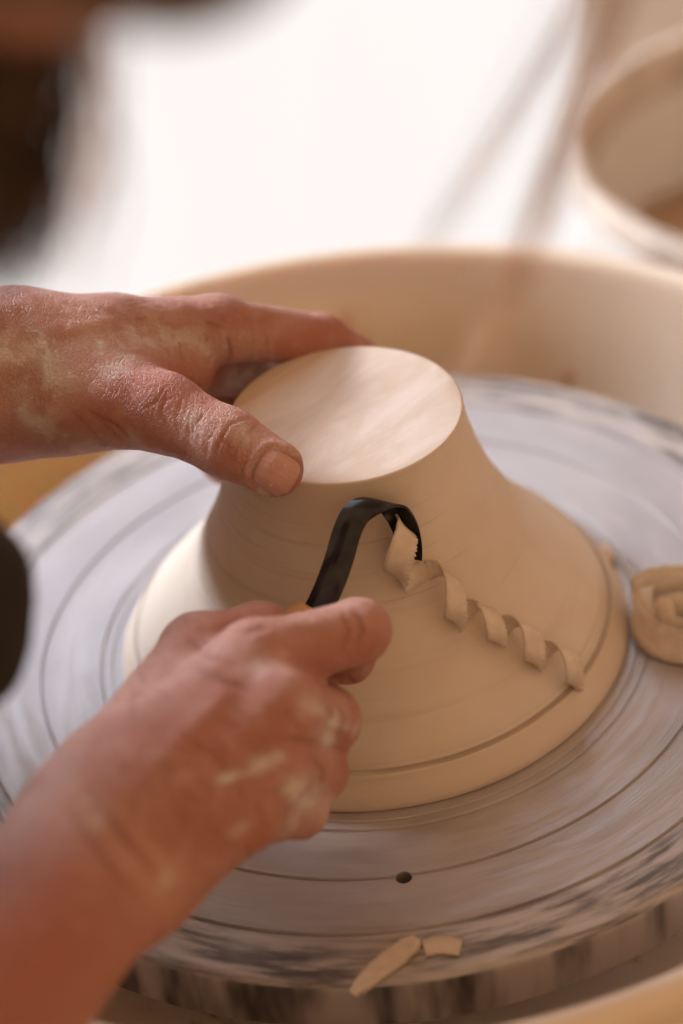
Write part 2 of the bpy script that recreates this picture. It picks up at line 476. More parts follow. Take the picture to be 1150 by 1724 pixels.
dg = bpy.context.evaluated_depsgraph_get()
me2 = bpy.data.meshes.new_from_object(head_o.evaluated_get(dg)); head_o.modifiers.clear(); head_o.data = me2; me2.name = 'wheel_head'
me2.materials.clear(); me2.materials.append(WHEEL)
me2.polygons.foreach_set('material_index', np.zeros(len(me2.polygons), np.int32))
bpy.data.objects.remove(cut)
me2.polygons.foreach_set('use_smooth', np.ones(len(me2.polygons), bool))
me2.set_sharp_from_angle(angle=R_(40))
for px, py in ((-.0011, -.1210), (.0011, .1210)):
    v, f = lathe([(0.00001, -.0065), (.0025, -.0065), (.0025, -.0085), (.00001, -.0085)], 20, (px, py, 0)); mesh_obj('bat_pin_hole_shade', v, f, DARK, wheel)  # near-black disc stands in for the shade at the bottom of the hole
v, f = lathe([(.0001, -.021), (.028, -.021), (.028, -.075), (.0001, -.075)], 40); mesh_obj('shaft', v, f, STEEL, wheel)
v, f = lathe([(.0001, -.072), (.14, -.072), (.15, -.080), (.15, -.20), (.11, -.24), (.10, -.50), (.17, -.535), (.17, -.549), (.0001, -.549)], 64); fix_normals(mesh_obj('pedestal', v, f, WHITE, wheel))

# ------------------------------------------------------------------ upturned bowl
BP = np.array([(.0900, .0002), (.0906, .0012), (.0904, .0030), (.0893, .0055), (.0874, .0083), (.0862, .0102), (.0859, .0110), (.0856, .0115), (.0851, .0119), (.0837, .0121), (.0836, .0126),
               (.0808, .0178), (.0752, .0237), (.0697, .0295), (.0648, .0353), (.0605, .0412), (.0568, .0470), (.0535, .0529), (.0504, .0588),
               (.0477, .0647), (.0456, .0706), (.0438, .0764), (.0421, .0823), (.0408, .0882), (.0400, .0935), (.0398, .0966), (.0396, .0972), (.0392, .09750), (.0386, .0976)])
prof = [tuple(p) for p in BP[:11]] + [tuple(p) for p in catmull(BP[10:], 110)[1:]]
inner = [(.034, .0976), (.026, .09755), (.013, .0975), (.0001, .0975), (.0001, .086), (.030, .086), (.0345, .080), (.039, .068), (.046, .055), (.056, .040), (.070, .022), (.080, .008), (.084, .0002)]
prof = [(r_ + .00006 * math.sin(z_ * 900 + math.sin(z_ * 300) * 2), z_) if .013 < z_ < .093 else (r_, z_) for r_, z_ in prof]
v, f = lathe(prof + inner, 256)
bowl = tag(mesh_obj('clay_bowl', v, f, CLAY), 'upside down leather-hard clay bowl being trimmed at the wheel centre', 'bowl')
fix_normals(bowl)
bowl.data.set_sharp_from_angle(angle=R_(50))
def bowl_r(z): return np.interp(z, BP[:, 1], BP[:, 0])
def on_bowl(x, y):
    ds = np.linspace(.6, 1.0, 6000); p = CAM + ds[:, None] * (CF + (x - PW / 2) / FPX * CR - (y - PH / 2) / FPX * CU)
    ins = ((np.hypot(p[:, 0], p[:, 1]) < bowl_r(p[:, 2])) & (p[:, 2] < .0976)) | (p[:, 2] <= 0)
    q = p[np.argmax(ins)]
    e = 1e-3; slope = (bowl_r(q[2] + e) - bowl_r(q[2] - e)) / (2 * e)
    rr = math.hypot(q[0], q[1]); n = np.array((q[0] / rr, q[1] / rr, -slope)); n /= np.linalg.norm(n)
    return q, n
def BW(ang, z, off):
    rr = bowl_r(z) + off; a = R_(ang)
    return np.array((rr * math.cos(a), rr * math.sin(a), z))

# ------------------------------------------------------------------ ribbons of clay
def ribbon(center, wdir, width, thick, seed=0, jag=.0004, K=5, cupd=.0006):
    """strip along center (n,3) with per-point width direction; both edges torn"""
    n = len(center); r = np.random.default_rng(seed)
    T = np.gradient(center, axis=0); T /= np.linalg.norm(T, axis=1)[:, None]
    W = wdir - (wdir * T).sum(1)[:, None] * T; W /= np.linalg.norm(W, axis=1)[:, None]
    N = np.cross(T, W)
    saw = (np.arange(n) % 3) / 3.0
    e0 = jag * (r.random(n) * .6 - .3); e1 = jag * (saw * 1.3 + r.random(n) * .7)
    width = np.broadcast_to(width, (n,)); thick = np.broadcast_to(thick, (n,))
    v = []
    for s in (1, -1):
        for k in range(K):
            u = k / (K - 1) - .5
            ext = width * u + (e0 if k == 0 else (e1 if k == K - 1 else 0))
            cup = (u * u * 4 - .3) * cupd
            v.append(center + W * np.asarray(ext)[:, None] + N * (s * thick[:, None] / 2 + cup))
    v = np.stack(v, 1)
    f = []
    for i in range(n - 1):
        for k in range(K - 1):
            a = i * 2 * K + k; b = a + 2 * K
            f.append((a, b, b + 1, a + 1)); a += K; b += K; f.append((a, a + 1, b + 1, b))
        a = i * 2 * K; b = a + 2 * K
        f.append((a, a + K, b + K, b)); f.append((a + K - 1, b + K - 1, b + 2 * K - 1, a + 2 * K - 1))
    f.append(tuple(range(K)) + tuple(range(2 * K - 1, K - 1, -1)))
    o = (n - 1) * 2 * K; f.append(tuple(o + k for k in range(K))[::-1] + tuple(o + k for k in range(K, 2 * K)))
    return v.reshape(-1, 3), f

def curl():
    # one node per half turn: photo x, y of the coil axis, coil radius, width (mm)
    nodes = np.array([(-.05, 642, 893, 7.0, 8.6), (.25, 655, 910, 7.0, 9.2), (.55, 683, 944, 6.0, 7.6), (.80, 708, 970, 5.2, 6.8), (1.25, 745, 1006, 5.6, 7.0), (1.72, 776, 1033, 4.2, 5.6), (2.25, 810, 1052, 4.3, 6.2),
                      (2.80, 839, 1066, 4.5, 5.6), (3.25, 871, 1086, 5.0, 6.9), (3.70, 901, 1106, 4.2, 5.6), (4.25, 938, 1125, 4.6, 6.6), (4.75, 966, 1142, 3.6, 3.0)])
    ph = np.linspace(nodes[0, 0], nodes[-1, 0], 430)
    I = lambda c: np.interp(ph, nodes[:, 0], nodes[:, c])
    sm = lambda a: np.convolve(np.pad(a, 12, mode='edge'), np.ones(25) / 25, 'valid')
    X, Y, RR, WD = sm(I(1)), sm(I(2)), sm(I(3)) * 1e-3, sm(I(4)) * 1e-3
    A = []; NN = []
    for x, y, rr in zip(X, Y, RR):
        q, n = on_bowl(x, y); A.append(q); NN.append(n)
    A = np.array(A); NN = np.array(NN)
    A = np.stack([sm(A[:, k]) for k in range(3)], 1)
    A = A + NN * (RR * .80 + .0008)[:, None]
    AX = np.gradient(A, axis=0); AX /= np.linalg.norm(AX, axis=1)[:, None]
    UP = np.cross(NN, AX); UP /= np.linalg.norm(UP, axis=1)[:, None]
    th = ph * 2 * math.pi
    ce = A - AX * (.0016 * np.cos(th) * np.clip(ph * 2, 0, 1))[:, None] + RR[:, None] * (np.cos(th)[:, None] * UP + .85 * np.sin(th)[:, None] * NN)
    v, f = ribbon(ce, AX.copy(), WD, .00075, 3, .0007)
    return v, f
v, f = curl()
tag(fix_normals(mesh_obj('clay_shaving', v, f, SHAV)), 'long spiral curl of clay peeling off the bowl below the black blade', 'clay shaving')

def scrap(name, pts, wd, width, label, seed, thick=.0011, mat=SHAV, jag=.0008, n=150):
    c = catmull(pts, n); w = np.broadcast_to(np.array(wd, float), (len(c), 3)).copy()
    v, f = ribbon(c, w, width, thick, seed, jag, 5, .0006 if thick > .001 else .0001)
    return tag(fix_normals(mesh_obj(name, v, f, mat)), label, 'clay trimming', 'clay trimmings lying on the wheel head')
# the folded trimming at the right: two nested loops of ribbon standing on edge
def Z(x, y, z):
    d = CF + (x - PW / 2) / FPX * CR - (y - PH / 2) / FPX * CU
    t = (z - CAM[2]) / d[2]; return CAM + t * d
scrap('clay_trimming', [Z(1230, 985, .010), Z(1170, 982, .011), Z(1105, 985, .012), Z(1072, 1005, .010), Z(1072, 1040, .009), Z(1100, 1075, .007), Z(1160, 1092, .006), Z(1240, 1085, .006)], (.15, .25, 1), .011,
      'thick folded coil of clay trimming lying on the wheel right of the bowl', 11, .002, jag=.0014)
scrap('clay_trimming', [Z(1085, 990, .015), Z(1082, 1025, .012), Z(1095, 1062, .006), Z(1118, 1050, .007), Z(1112, 1010, .012)], (.9, .1, .5), .007,
      'short pale clay ribbon wrapped round the end of the folded coil', 12, .0014)
scrap('clay_trimming', [Z(1250, 1030, .008), Z(1170, 1022, .008), Z(1112, 1028, .008), Z(1100, 1045, .007), Z(1130, 1062, .006), Z(1220, 1062, .006)], (.1, .3, 1), .009,
      'inner clay ribbon inside the folded coil right of the bowl', 13, .0016)
scrap('clay_trimming', [Z(700, 1578, .0005), Z(668, 1604, .0006), Z(636, 1630, .0005), Z(590, 1672, .0003)], (1, .35, 0), np.interp(np.linspace(0, 1, 150), [0, .15, .4, .8, 1], [.002, .0062, .0074, .0056, .0012]),
      'flat tan strip of clay stuck at the front edge of the wheel', 14, .0006, jag=.0016)
scrap('clay_trimming', [Z(715, 1600, .0005), Z(740, 1594, .0007), Z(775, 1598, .0004)], (.1, 1, 0), .006,
      'small tan flake of clay near the front edge of the wheel', 15, .0006, jag=.0016)
scrap('clay_trimming', [Z(1014, 920, .0018), Z(1022, 934, .0024), Z(1030, 944, .0016)], (1, 0, .2), .0032,
      'tiny crumb of clay on the wheel behind the right side of the bowl', 16, .0022, n=24)

# ------------------------------------------------------------------ trimming tool
BLADE_CUP = .0011
tool = empty('trimming_tool', P(505, 1045, .764), 'black steel trimming tool with wooden handle held in the lower hand', 'tool')
tp = catmull([P(497, 1085, .767), P(519, 1055, .7645), P(538, 1022, .763), P(556, 983, .7625), P(571, 941, .763), P(583, 899, .765), P(597, 868, .767), P(614, 852, .770), P(638, 846, .774), P(664, 857, .7775), P(681, 883, .7805), P(689, 915, .783), P(690, 942, .7848)], 90)
wv = 43.7 * CR - 10.8 * CU
wv = np.broadcast_to(wv / np.linalg.norm(wv), (90, 3)).copy()
wid = np.interp(np.linspace(0, 1, 90), [0, .12, .3, .6, .85, 1], [.0075, .0088, .0092, .0090, .0086, .0080])
v, f = ribbon(tp, wv, wid, .0011, 5, .00001, 9, BLADE_CUP)
bl = fix_normals(mesh_obj('blade', v, f, STEEL, tool)); bl.data.set_sharp_from_angle(angle=R_(45))
hd = np.array([P(524, 1030, .766), P(500, 1058, .763), P(455, 1108, .752), P(400, 1165, .738), P(350, 1220, .727)])
v, f = tube(catmull(hd, 30), np.interp(np.linspace(0, 1, 30), [0, .03, .12, .5, 1], [.0035, .0052, .0062, .0075, .006]), 20); mesh_obj('handle', v, f, WOOD, tool)

# ------------------------------------------------------------------ signed-distance modelling of the body
def seg(p, a, b, ra, rb, flat=None):
    """round cone; flat=(direction, factor>1) squeezes the section along that direction"""
    a = np.asarray(a, np.float32); b = np.asarray(b, np.float32)
    ba = b - a; pa = p - a
    h = np.clip((pa @ ba) / (ba @ ba), 0, 1)
    q = pa - h[:, None] * ba
    if flat is not None:
        d = np.asarray(flat[0], np.float32); d = d / np.linalg.norm(d)
        q = q + ((flat[1] - 1) * (q @ d))[:, None] * d
    return np.sqrt((q * q).sum(1)) - (ra + (rb - ra) * h)
def smin(a, b, k):
    h = np.maximum(k - np.abs(a - b), 0) / k
    return np.minimum(a, b) - h * h * k * .25
def smin_l(l, k):
    r = l[0]
    for x in l[1:]: r = smin(r, x, k)
    return r

def surface(sdf, lo, hi, h):
    lo = np.array(lo, np.float32); hi = np.array(hi, np.float32)
    n = np.ceil((hi - lo) / h).astype(int) + 1
    # coarse pass keeps the fine evaluation to a shell around the surface
    F = np.full(tuple(n), 1.0, np.float32)
    cs = 6
    nc = (n + cs - 1) // cs
    cg = np.stack(np.meshgrid(*[np.arange(k) for k in nc], indexing='ij'), -1).reshape(-1, 3)
    cc = lo + (cg * cs + cs / 2 - .5) * h
    fc = sdf(cc.astype(np.float32))
    near = np.abs(fc) < cs * h * 1.35 + .001
    # fill sign of far blocks
    sg = np.where(fc < 0, -1.0, 1.0).astype(np.float32).reshape(tuple(nc))
    F = np.repeat(np.repeat(np.repeat(sg, cs, 0), cs, 1), cs, 2)[:n[0], :n[1], :n[2]].copy()
    off = np.stack(np.meshgrid(*[np.arange(cs)] * 3, indexing='ij'), -1).reshape(-1, 3)
    blocks = cg[near]
    for s in range(0, len(blocks), 3000):
        idx = (blocks[s:s + 3000, None] * cs + off[None]).reshape(-1, 3)
        idx = idx[(idx < n).all(1)]
        F[idx[:, 0], idx[:, 1], idx[:, 2]] = sdf((lo + idx * h).astype(np.float32))
    S = F < 0
    n0, n1, n2 = n
    cnt = np.zeros((n0 - 1, n1 - 1, n2 - 1), np.int8)
    for dx in (0, 1):
        for dy in (0, 1):
            for dz in (0, 1):
                cnt += S[dx:n0 - 1 + dx, dy:n1 - 1 + dy, dz:n2 - 1 + dz]
    act = (cnt > 0) & (cnt < 8)
    ci = np.argwhere(act)
    ids = np.full(act.shape, -1, np.int64); ids[act] = np.arange(len(ci))
    acc = np.zeros((len(ci), 3)); num = np.zeros(len(ci))
    for ax in range(3):
        o1, o2 = [(1, 2), (0, 2), (0, 1)][ax]
        for u in (0, 1):
            for w in (0, 1):
                o = np.zeros(3, int); o[o1] = u; o[o2] = w
                e = o.copy(); e[ax] = 1
                a_ = F[tuple((ci + o).T)]; b_ = F[tuple((ci + e).T)]
                cr = (a_ < 0) != (b_ < 0)
                t = np.where(cr, a_ / np.where(cr, a_ - b_, 1), 0)
                pt = (o + 0.0)[None] + t[:, None] * (e - o)[None]
                acc[cr] += pt[cr]; num[cr] += 1
    V = lo + (ci + acc / num[:, None]) * h
    Q = []
    for ax in range(3):
        o1, o2 = [(1, 2), (2, 0), (0, 1)][ax]
        sl = [slice(1, -1)] * 3; sl[ax] = slice(0, -1)
        e = np.zeros(3, int); e[ax] = 1
        base = np.argwhere(np.ones(1))  # placeholder
        A_ = S; B_ = np.roll(S, -1, ax)
        ch = A_ != B_
        lim = [n0 - 1, n1 - 1, n2 - 1]
        g = np.argwhere(ch)
        ok = (g[:, ax] < lim[ax]) & (g[:, o1] > 0) & (g[:, o2] > 0) & (g[:, o1] < lim[o1]) & (g[:, o2] < lim[o2])
        g = g[ok]
        d1 = np.zeros(3, int); d1[o1] = 1
        d2 = np.zeros(3, int); d2[o2] = 1
        q = np.stack([ids[tuple((g - d1 - d2).T)], ids[tuple((g - d2).T)], ids[tuple(g.T)], ids[tuple((g - d1).T)]], 1)
        fl = ~A_[tuple(g.T)]
        q[fl] = q[fl][:, ::-1]
        Q.append(q[(q >= 0).all(1)])
    Q = np.concatenate(Q)
    V = V.astype(np.float32)
    for _ in range(3):
        N, d = grad(sdf, V, h * .5)
        V = V - np.clip(d, -h, h)[:, None] * N
    return V, Q, N

def grad(sdf, V, e):
    d = sdf(V); g = np.zeros_like(V)
    for k in range(3):
        o = np.zeros(3, np.float32); o[k] = e
        g[:, k] = sdf(V + o) - sdf(V - o)
    g /= np.linalg.norm(g, axis=1)[:, None] + 1e-9
    return g, d

def polyline_dist(X, Y, pts):
    d = np.full(len(X), 1e9); tt = np.zeros(len(X)); L = len(pts) - 1
    for i in range(L):
        a = np.array(pts[i], float); b = np.array(pts[i + 1], float); ba = b - a
        h = np.clip(((X - a[0]) * ba[0] + (Y - a[1]) * ba[1]) / (ba @ ba), 0, 1)
        dd = np.hypot(X - a[0] - h * ba[0], Y - a[1] - h * ba[1])
        k = dd < d; d[k] = dd[k]; tt[k] = (i + h[k]) / L
    return d, tt

def attr(o, name, val):
    a = o.data.attributes.new(name, 'FLOAT', 'POINT'); a.data.foreach_set('value', np.asarray(val, np.float32))

person = empty('person', (-.35, -.2, -.2), 'potter in dark clothing leaning over the wheel, both bare hands working on the bowl', 'person')

# ------- upper hand (steadying the foot of the bowl)
mm = 1e-3
W0, W1 = P(-260, 660, .78), P(10, 634, .806)
DEP = CF + .25 * CU
L_idx = [P(365, 553, .829), P(540, 572, .8475), BW(70, .074, .0085), BW(52, .058, .007)]
L_mid = [P(350, 600, .851), BW(113, .076, .0105), BW(78, .074, .0085), BW(55, .072, .0075)]
L_rng = [P(330, 648, .866), BW(122, .062, .0105), BW(88, .058, .0085), BW(66, .056, .0075)]
L_pky = [P(300, 690, .873), BW(134, .050, .010), BW(108, .044, .008), BW(90, .042, .007)]
T_cmc, T_mcp, T_ip, T_tip = P(120, 668, .797), P(276, 694, .787), P(384, 746, .7775), P(462, 789, .7725)
def sdf_left(p):
    arm = smin(seg(p, W0, W1, 34 * mm, 26.0 * mm, (DEP, 1.25)), seg(p, W1, P(120, 634, .806), 25.5 * mm, 21 * mm, (DEP, 1.3)), 12 * mm)
    pal = [seg(p, P(50, 590, .806), P(190, 566, .816), 16.0 * mm, 12.8 * mm), seg(p, P(190, 566, .816), L_idx[0], 12.8 * mm, 11.2 * mm),
           seg(p, P(50, 600, .822), L_mid[0], 15 * mm, 11.5 * mm), seg(p, P(50, 640, .830), L_rng[0], 15 * mm, 11 * mm),
           seg(p, P(60, 680, .828), L_pky[0], 15 * mm, 10.5 * mm),
           seg(p, P(170, 630, .812), P(300, 625, .826), 15 * mm, 10 * mm)]
    pal = smin_l(pal, 7 * mm)
    th = smin_l([seg(p, T_cmc, T_mcp, 17.5 * mm, 12.4 * mm), seg(p, T_mcp, T_ip, 12.2 * mm, 10.2 * mm), seg(p, T_ip, T_tip, 10.6 * mm, 9.3 * mm, (CF, 1.12)),
                 seg(p, T_ip, T_ip, 10.9 * mm, 10.9 * mm)], 4 * mm) if False else smin_l([seg(p, T_cmc, T_mcp, 17.5 * mm, 12.6 * mm), seg(p, T_mcp, T_ip, 12.4 * mm, 10.7 * mm), seg(p, T_ip, T_tip, 11.0 * mm, 9.3 * mm, (CF, 1.12))], 4 * mm)
    web = seg(p, P(225, 640, .802), P(318, 622, .822), 11 * mm, 6.5 * mm)
    fs = []
    for J4, r in ((L_idx, (10.8, 8.9, 8.0, 6.8)), (L_mid, (10.5, 8.8, 8, 7)), (L_rng, (10, 8.4, 7.6, 6.8)), (L_pky, (9.4, 7.6, 6.9, 6))):
        fs.append(smin_l([seg(p, J4[k], J4[k + 1], r[k] * mm, r[k + 1] * mm) for k in range(3)], 3 * mm))
    fs = smin_l(fs, 1.2 * mm)
    hand = smin(smin(smin(pal, th, 9 * mm), web, 9 * mm), fs, 5 * mm)
    return smin(arm, hand, 16 * mm)

def shaped(name, sdf, lo, hi, h, creases, dust, red, parent, front_d, extra=None, tendon=()):
    V, Q, N = surface(sdf, lo, hi, h)
    X, Y, D = pix(V)
    vd = CAM - V; vd /= np.linalg.norm(vd, axis=1)[:, None]
    facing = np.clip((N * vd).sum(1) * 3 + .25, 0, 1) * (D < front_d(X, Y))
    disp = np.zeros(len(V)); cr = np.zeros(len(V))
    for pts, w, dep in creases:
        d, t = polyline_dist(X, Y, pts)
        d = d + 1.6 * (vnoise(V, 500) - .5)
        g = np.exp(-(d / w) ** 2) * np.sin(np.pi * np.clip(t * .9 + .05, 0, 1)) ** .5 * facing
        ridge = np.exp(-((d - 2.2 * w) / (1.3 * w)) ** 2) * np.sin(np.pi * np.clip(t, 0, 1)) * facing
        dep = dep * (.78 if dep < .5 and w < 3 else .95)
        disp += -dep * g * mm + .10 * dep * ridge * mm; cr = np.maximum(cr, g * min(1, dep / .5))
    for pts, w, dep in tendon:
        d, t = polyline_dist(X, Y, pts)
        disp += dep * mm * np.exp(-(d / w) ** 2) * np.sin(np.pi * np.clip(t * .9 + .05, 0, 1)) * facing
    disp += ((fbm(V, 70) - .5) * .8 + (vnoise(V, 330) - .5) * .14) * mm
    if extra is not None: disp += extra(V, X, Y, facing)
    V = V + disp[:, None] * N
    du = np.zeros(len(V)); rd = np.zeros(len(V))
    for pts, w, s in dust:
        d, t = polyline_dist(X, Y, pts); du = np.maximum(du, s * np.exp(-(d / w) ** 2) * facing)
    for pts, w, s in red:
        d, t = polyline_dist(X, Y, pts); rd = np.maximum(rd, s * np.exp(-(d / w) ** 2) * facing)
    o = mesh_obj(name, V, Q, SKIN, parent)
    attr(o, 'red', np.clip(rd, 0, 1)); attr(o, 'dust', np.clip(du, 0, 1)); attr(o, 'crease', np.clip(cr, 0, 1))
    return o

creL = [([(393, 757), (372, 738), (385, 715), (420, 703)][::-1], 2.4, .38), ([(392, 782), (398, 755), (415, 733), (436, 712)], 2.2, .35), ([(346, 770), (352, 740), (368, 712)], 2.4, .3), ([(362, 775), (370, 742), (388, 714)], 2.2, .28),
        ([(318, 735), (318, 700), (332, 676)], 2.4, .28), ([(300, 730), (298, 700), (308, 668)], 2.4, .25), ([(280, 715), (272, 690), (282, 662)], 2.6, .3), ([(258, 700), (262, 675), (280, 650)], 2.4, .25),
        ([(334, 745), (334, 712), (348, 690)], 2.0, .22), ([(240, 690), (262, 676), (300, 668)], 2.2, .25), ([(410, 806), (408, 790), (418, 770)], 2.0, .2),
        ([(385, 610), (388, 592), (383, 568)], 2.8, .7), ([(345, 590), (347, 572), (340, 556)], 2.0, .4), ([(340, 540), (362, 548), (378, 554)], 1.8, .45), ([(306, 605), (303, 585), (304, 570)], 2.4, .4), ([(285, 600), (278, 580), (270, 568)], 2.2, .35),
        ([(324, 600), (322, 585), (326, 572)], 2.0, .25), ([(420, 610), (426, 580), (424, 550)], 2.4, .25), ([(448, 615), (450, 585), (446, 552)], 2.4, .3), ([(462, 610), (466, 585)], 2.0, .2),
        ([(165, 700), (195, 715), (225, 745)], 3, .45), ([(150, 690), (190, 728), (215, 750)], 3, .35), ([(120, 690), (150, 720), (175, 748)], 3, .25), ([(205, 640), (225, 680), (250, 715)], 2.5, .22),
        ([(545, 560), (552, 548), (548, 536)], 2, .2), ([(560, 562), (566, 550), (562, 540)], 2, .2)]
for k in range(26):      # fine oblique lines over the back of the hand and the thumb
    x = 150 + 170 * rng.random(); y = 508 + 60 * rng.random(); l = 22 + 30 * rng.random()
    creL.append(([(x, y), (x + l * .5, y - 3 + 4 * rng.random()), (x + l, y + 3 + 6 * rng.random())], 1.5, .12 + .1 * rng.random()))
for k in range(22):
    t = rng.random(); x = 262 + 130 * t; y = 655 + 60 * t + 45 * rng.random()
    creL.append(([(x, y + 28), (x + 2, y + 10), (x + 12, y - 8)], 1.5, .12 + .12 * rng.random()))
dustL = [([(0, 600), (60, 590), (110, 640)], 45, .9), ([(60, 720), (30, 660)], 40, .7), ([(90, 600), (150, 570), (215, 600)], 22, .75), ([(240, 560), (370, 590)], 34, .62), ([(150, 650), (200, 620)], 26, .5),
         ([(405, 725), (418, 740)], 16, .55), ([(425, 795), (450, 765)], 12, .7), ([(110, 735), (220, 745)], 22, .5), ([(300, 700), (330, 720)], 24, .35), ([(420, 560), (430, 600)], 26, .45), ([(400, 640), (440, 628)], 24, .9)]
ring_n = [(466 + 43 * math.cos(a) * .87 - 43 * math.sin(a) * .49, 797 + 43 * math.cos(a) * .49 + 43 * math.sin(a) * .87) for a in np.linspace(1.2, 5.0, 14)]
dustL.append((ring_n, 4, .55))
redL = [([(205, 660), (300, 640), (330, 660)], 42, .8), ([(350, 530), (440, 540)], 35, .55), ([(470, 590), (560, 555)], 36, .75), ([(480, 820), (505, 790)], 26, .7), ([(390, 770), (440, 800)], 30, .45), ([(370, 610), (360, 650)], 30, .9), ([(160, 690), (120, 670)], 40, .45)]
thumb_ax = (T_tip - T_ip) / np.linalg.norm(T_tip - T_ip)
NC = (466, 797)
def nail_uv(X, Y):
    ax, ay = .87, .49
    u = (X - NC[0]) * ax + (Y - NC[1]) * ay; w = -(X - NC[0]) * ay + (Y - NC[1]) * ax
    return u / 37.0, w / 37.0
def nail_groove(V, X, Y, facing):
    u, w = nail_uv(X, Y)
    q = (np.abs(u) ** 3 + np.abs(w) ** 3) ** (1 / 3)
    return facing * mm * (-.95 * np.exp(-((q - 1.03) / .085) ** 2) + .42 * np.exp(-((q - 1.27) / .13) ** 2) - .35 * (q < .95))
lo = P(-200, 640, .80) - .05
armL = shaped('arm', sdf_left, (-.165, -.055, .015), (.06, .105, .185), .0006, creL, dustL, redL, person,
              lambda X, Y: .868, nail_groove, [([(60, 560), (200, 540), (330, 520)], 14, .5)])
def nail():
    n = 26; v = []; f = []
    uu = np.linspace(-1, 1, n)
    U, Wg = np.meshgrid(uu, uu, indexing='ij')
    # square to squircle
    s = np.maximum(np.abs(U), np.abs(Wg)); q = (np.abs(U) ** 3.2 + np.abs(Wg) ** 3.2) ** (1 / 3.2) + 1e-9
    U = U * s / q; Wg = Wg * s / q
    ax, ay = .87, .49
    X = NC[0] + 36 * (U * ax - Wg * ay); Y = NC[1] + 36 * (U * ay + Wg * ax)
    pts = np.array([P(x, y, .745) for x, y in zip(X.ravel(), Y.ravel())], np.float32)
    dirs = (pts - CAM) / np.linalg.norm(pts - CAM, axis=1)[:, None]
    p = pts.copy()
    for _ in range(60): p = p + dirs.astype(np.float32) * np.clip(sdf_left(p), -.002, .004)[:, None] * .9
    N, d = grad(sdf_left, p, .0004)
    dome = (.30 - .55 * np.clip(s.ravel(), 0, 1) ** 4) * mm
    top = p + N * dome[:, None]
    bot = p - N * .0009
    nn = n * n
    for i in range(n - 1):
        for j in range(n - 1):
            a = i * n + j; f.append((a, a + 1, a + n + 1, a + n)); f.append((nn + a, nn + a + n, nn + a + n + 1, nn + a + 1))
    ring = [i for i in range(n)] + [i * n + n - 1 for i in range(1, n)] + [n * n - 1 - i for i in range(1, n)] + [(n - 1 - i) * n for i in range(1, n - 1)]
    for a, b in zip(ring, ring[1:] + ring[:1]): f.append((a, b, nn + b, nn + a))
    o = mesh_obj('thumbnail', np.concatenate([top, bot]), f, NAIL, armL)
    uv = o.data.uv_layers.new(name='UVMap')
    flat = np.concatenate([np.stack([Wg.ravel(), U.ravel()], 1)] * 2) * .5 + .5
    li = np.zeros(len(o.data.loops), np.int32); o.data.loops.foreach_get('vertex_index', li)
    uv.data.foreach_set('uv', flat[li].astype(np.float32).ravel())
    return fix_normals(o)
nail_o = nail(); nail_o.parent = armL; nail_o.matrix_parent_inverse = armL.matrix_world.inverted()

# ------- lower hand (holding the tool)
RW0, RW1 = P(-260, 1960, .585), P(168, 1440, .676)
R_idx = [P(432, 1115, .716), P(604, 1062, .7375), P(585, 1105, .7575), P(530, 1092, .768)]
R_mid = [P(470, 1198, .704), P(552, 1212, .741), P(500, 1160, .758), P(445, 1140, .755)]
R_rng = [P(450, 1288, .702), P(532, 1298, .737), P(470, 1240, .753), P(410, 1210, .748)]
R_pky = [P(405, 1368, .700), P(502, 1362, .731), P(430, 1310, .745), P(380, 1280, .740)]
RT_cmc, RT_mcp, RT_ip, RT_tip = P(195, 1320, .698), P(335, 1100, .738), P(436, 1072, .752), P(492, 1082, .7645)
def sdf_right(p):
    fd = CF
    arm = smin(seg(p, RW0, RW1, 31 * mm, 24.5 * mm, (fd, 1.2)), seg(p, RW1, P(230, 1370, .692), 24.5 * mm, 22 * mm, (fd, 1.25)), 14 * mm)
    pal = [seg(p, P(215, 1330, .688), R_idx[0], 17 * mm, 12.2 * mm), seg(p, P(220, 1370, .686), R_mid[0], 17 * mm, 12.2 * mm),
           seg(p, P(235, 1410, .686), R_rng[0], 16 * mm, 11.6 * mm), seg(p, P(245, 1440, .688), R_pky[0], 16 * mm, 11 * mm)]
    pal = smin_l(pal, 7 * mm)
    th = smin_l([seg(p, RT_cmc, RT_mcp, 17 * mm, 12 * mm), seg(p, RT_mcp, RT_ip, 12 * mm, 10 * mm), seg(p, RT_ip, RT_tip, 10.3 * mm, 8.6 * mm)], 4 * mm)
    web = seg(p, P(270, 1230, .715), P(370, 1130, .727), 15 * mm, 9 * mm)
    fs = []
    for J4, r in ((R_idx, (11.4, 9.6, 8.2, 7)), (R_mid, (11.4, 9.8, 8.2, 7.2)), (R_rng, (11, 9.2, 8, 7)), (R_pky, (10.4, 8.6, 7.4, 6.4))):
        fs.append(smin_l([seg(p, J4[k], J4[k + 1], r[k] * mm, r[k + 1] * mm) for k in range(3)], 3 * mm))
    fs = smin_l(fs, 5 * mm)
    hand = smin(smin(smin(pal, web, 10 * mm), fs, 6 * mm), th, 4 * mm)
    return smin(arm, hand, 18 * mm)
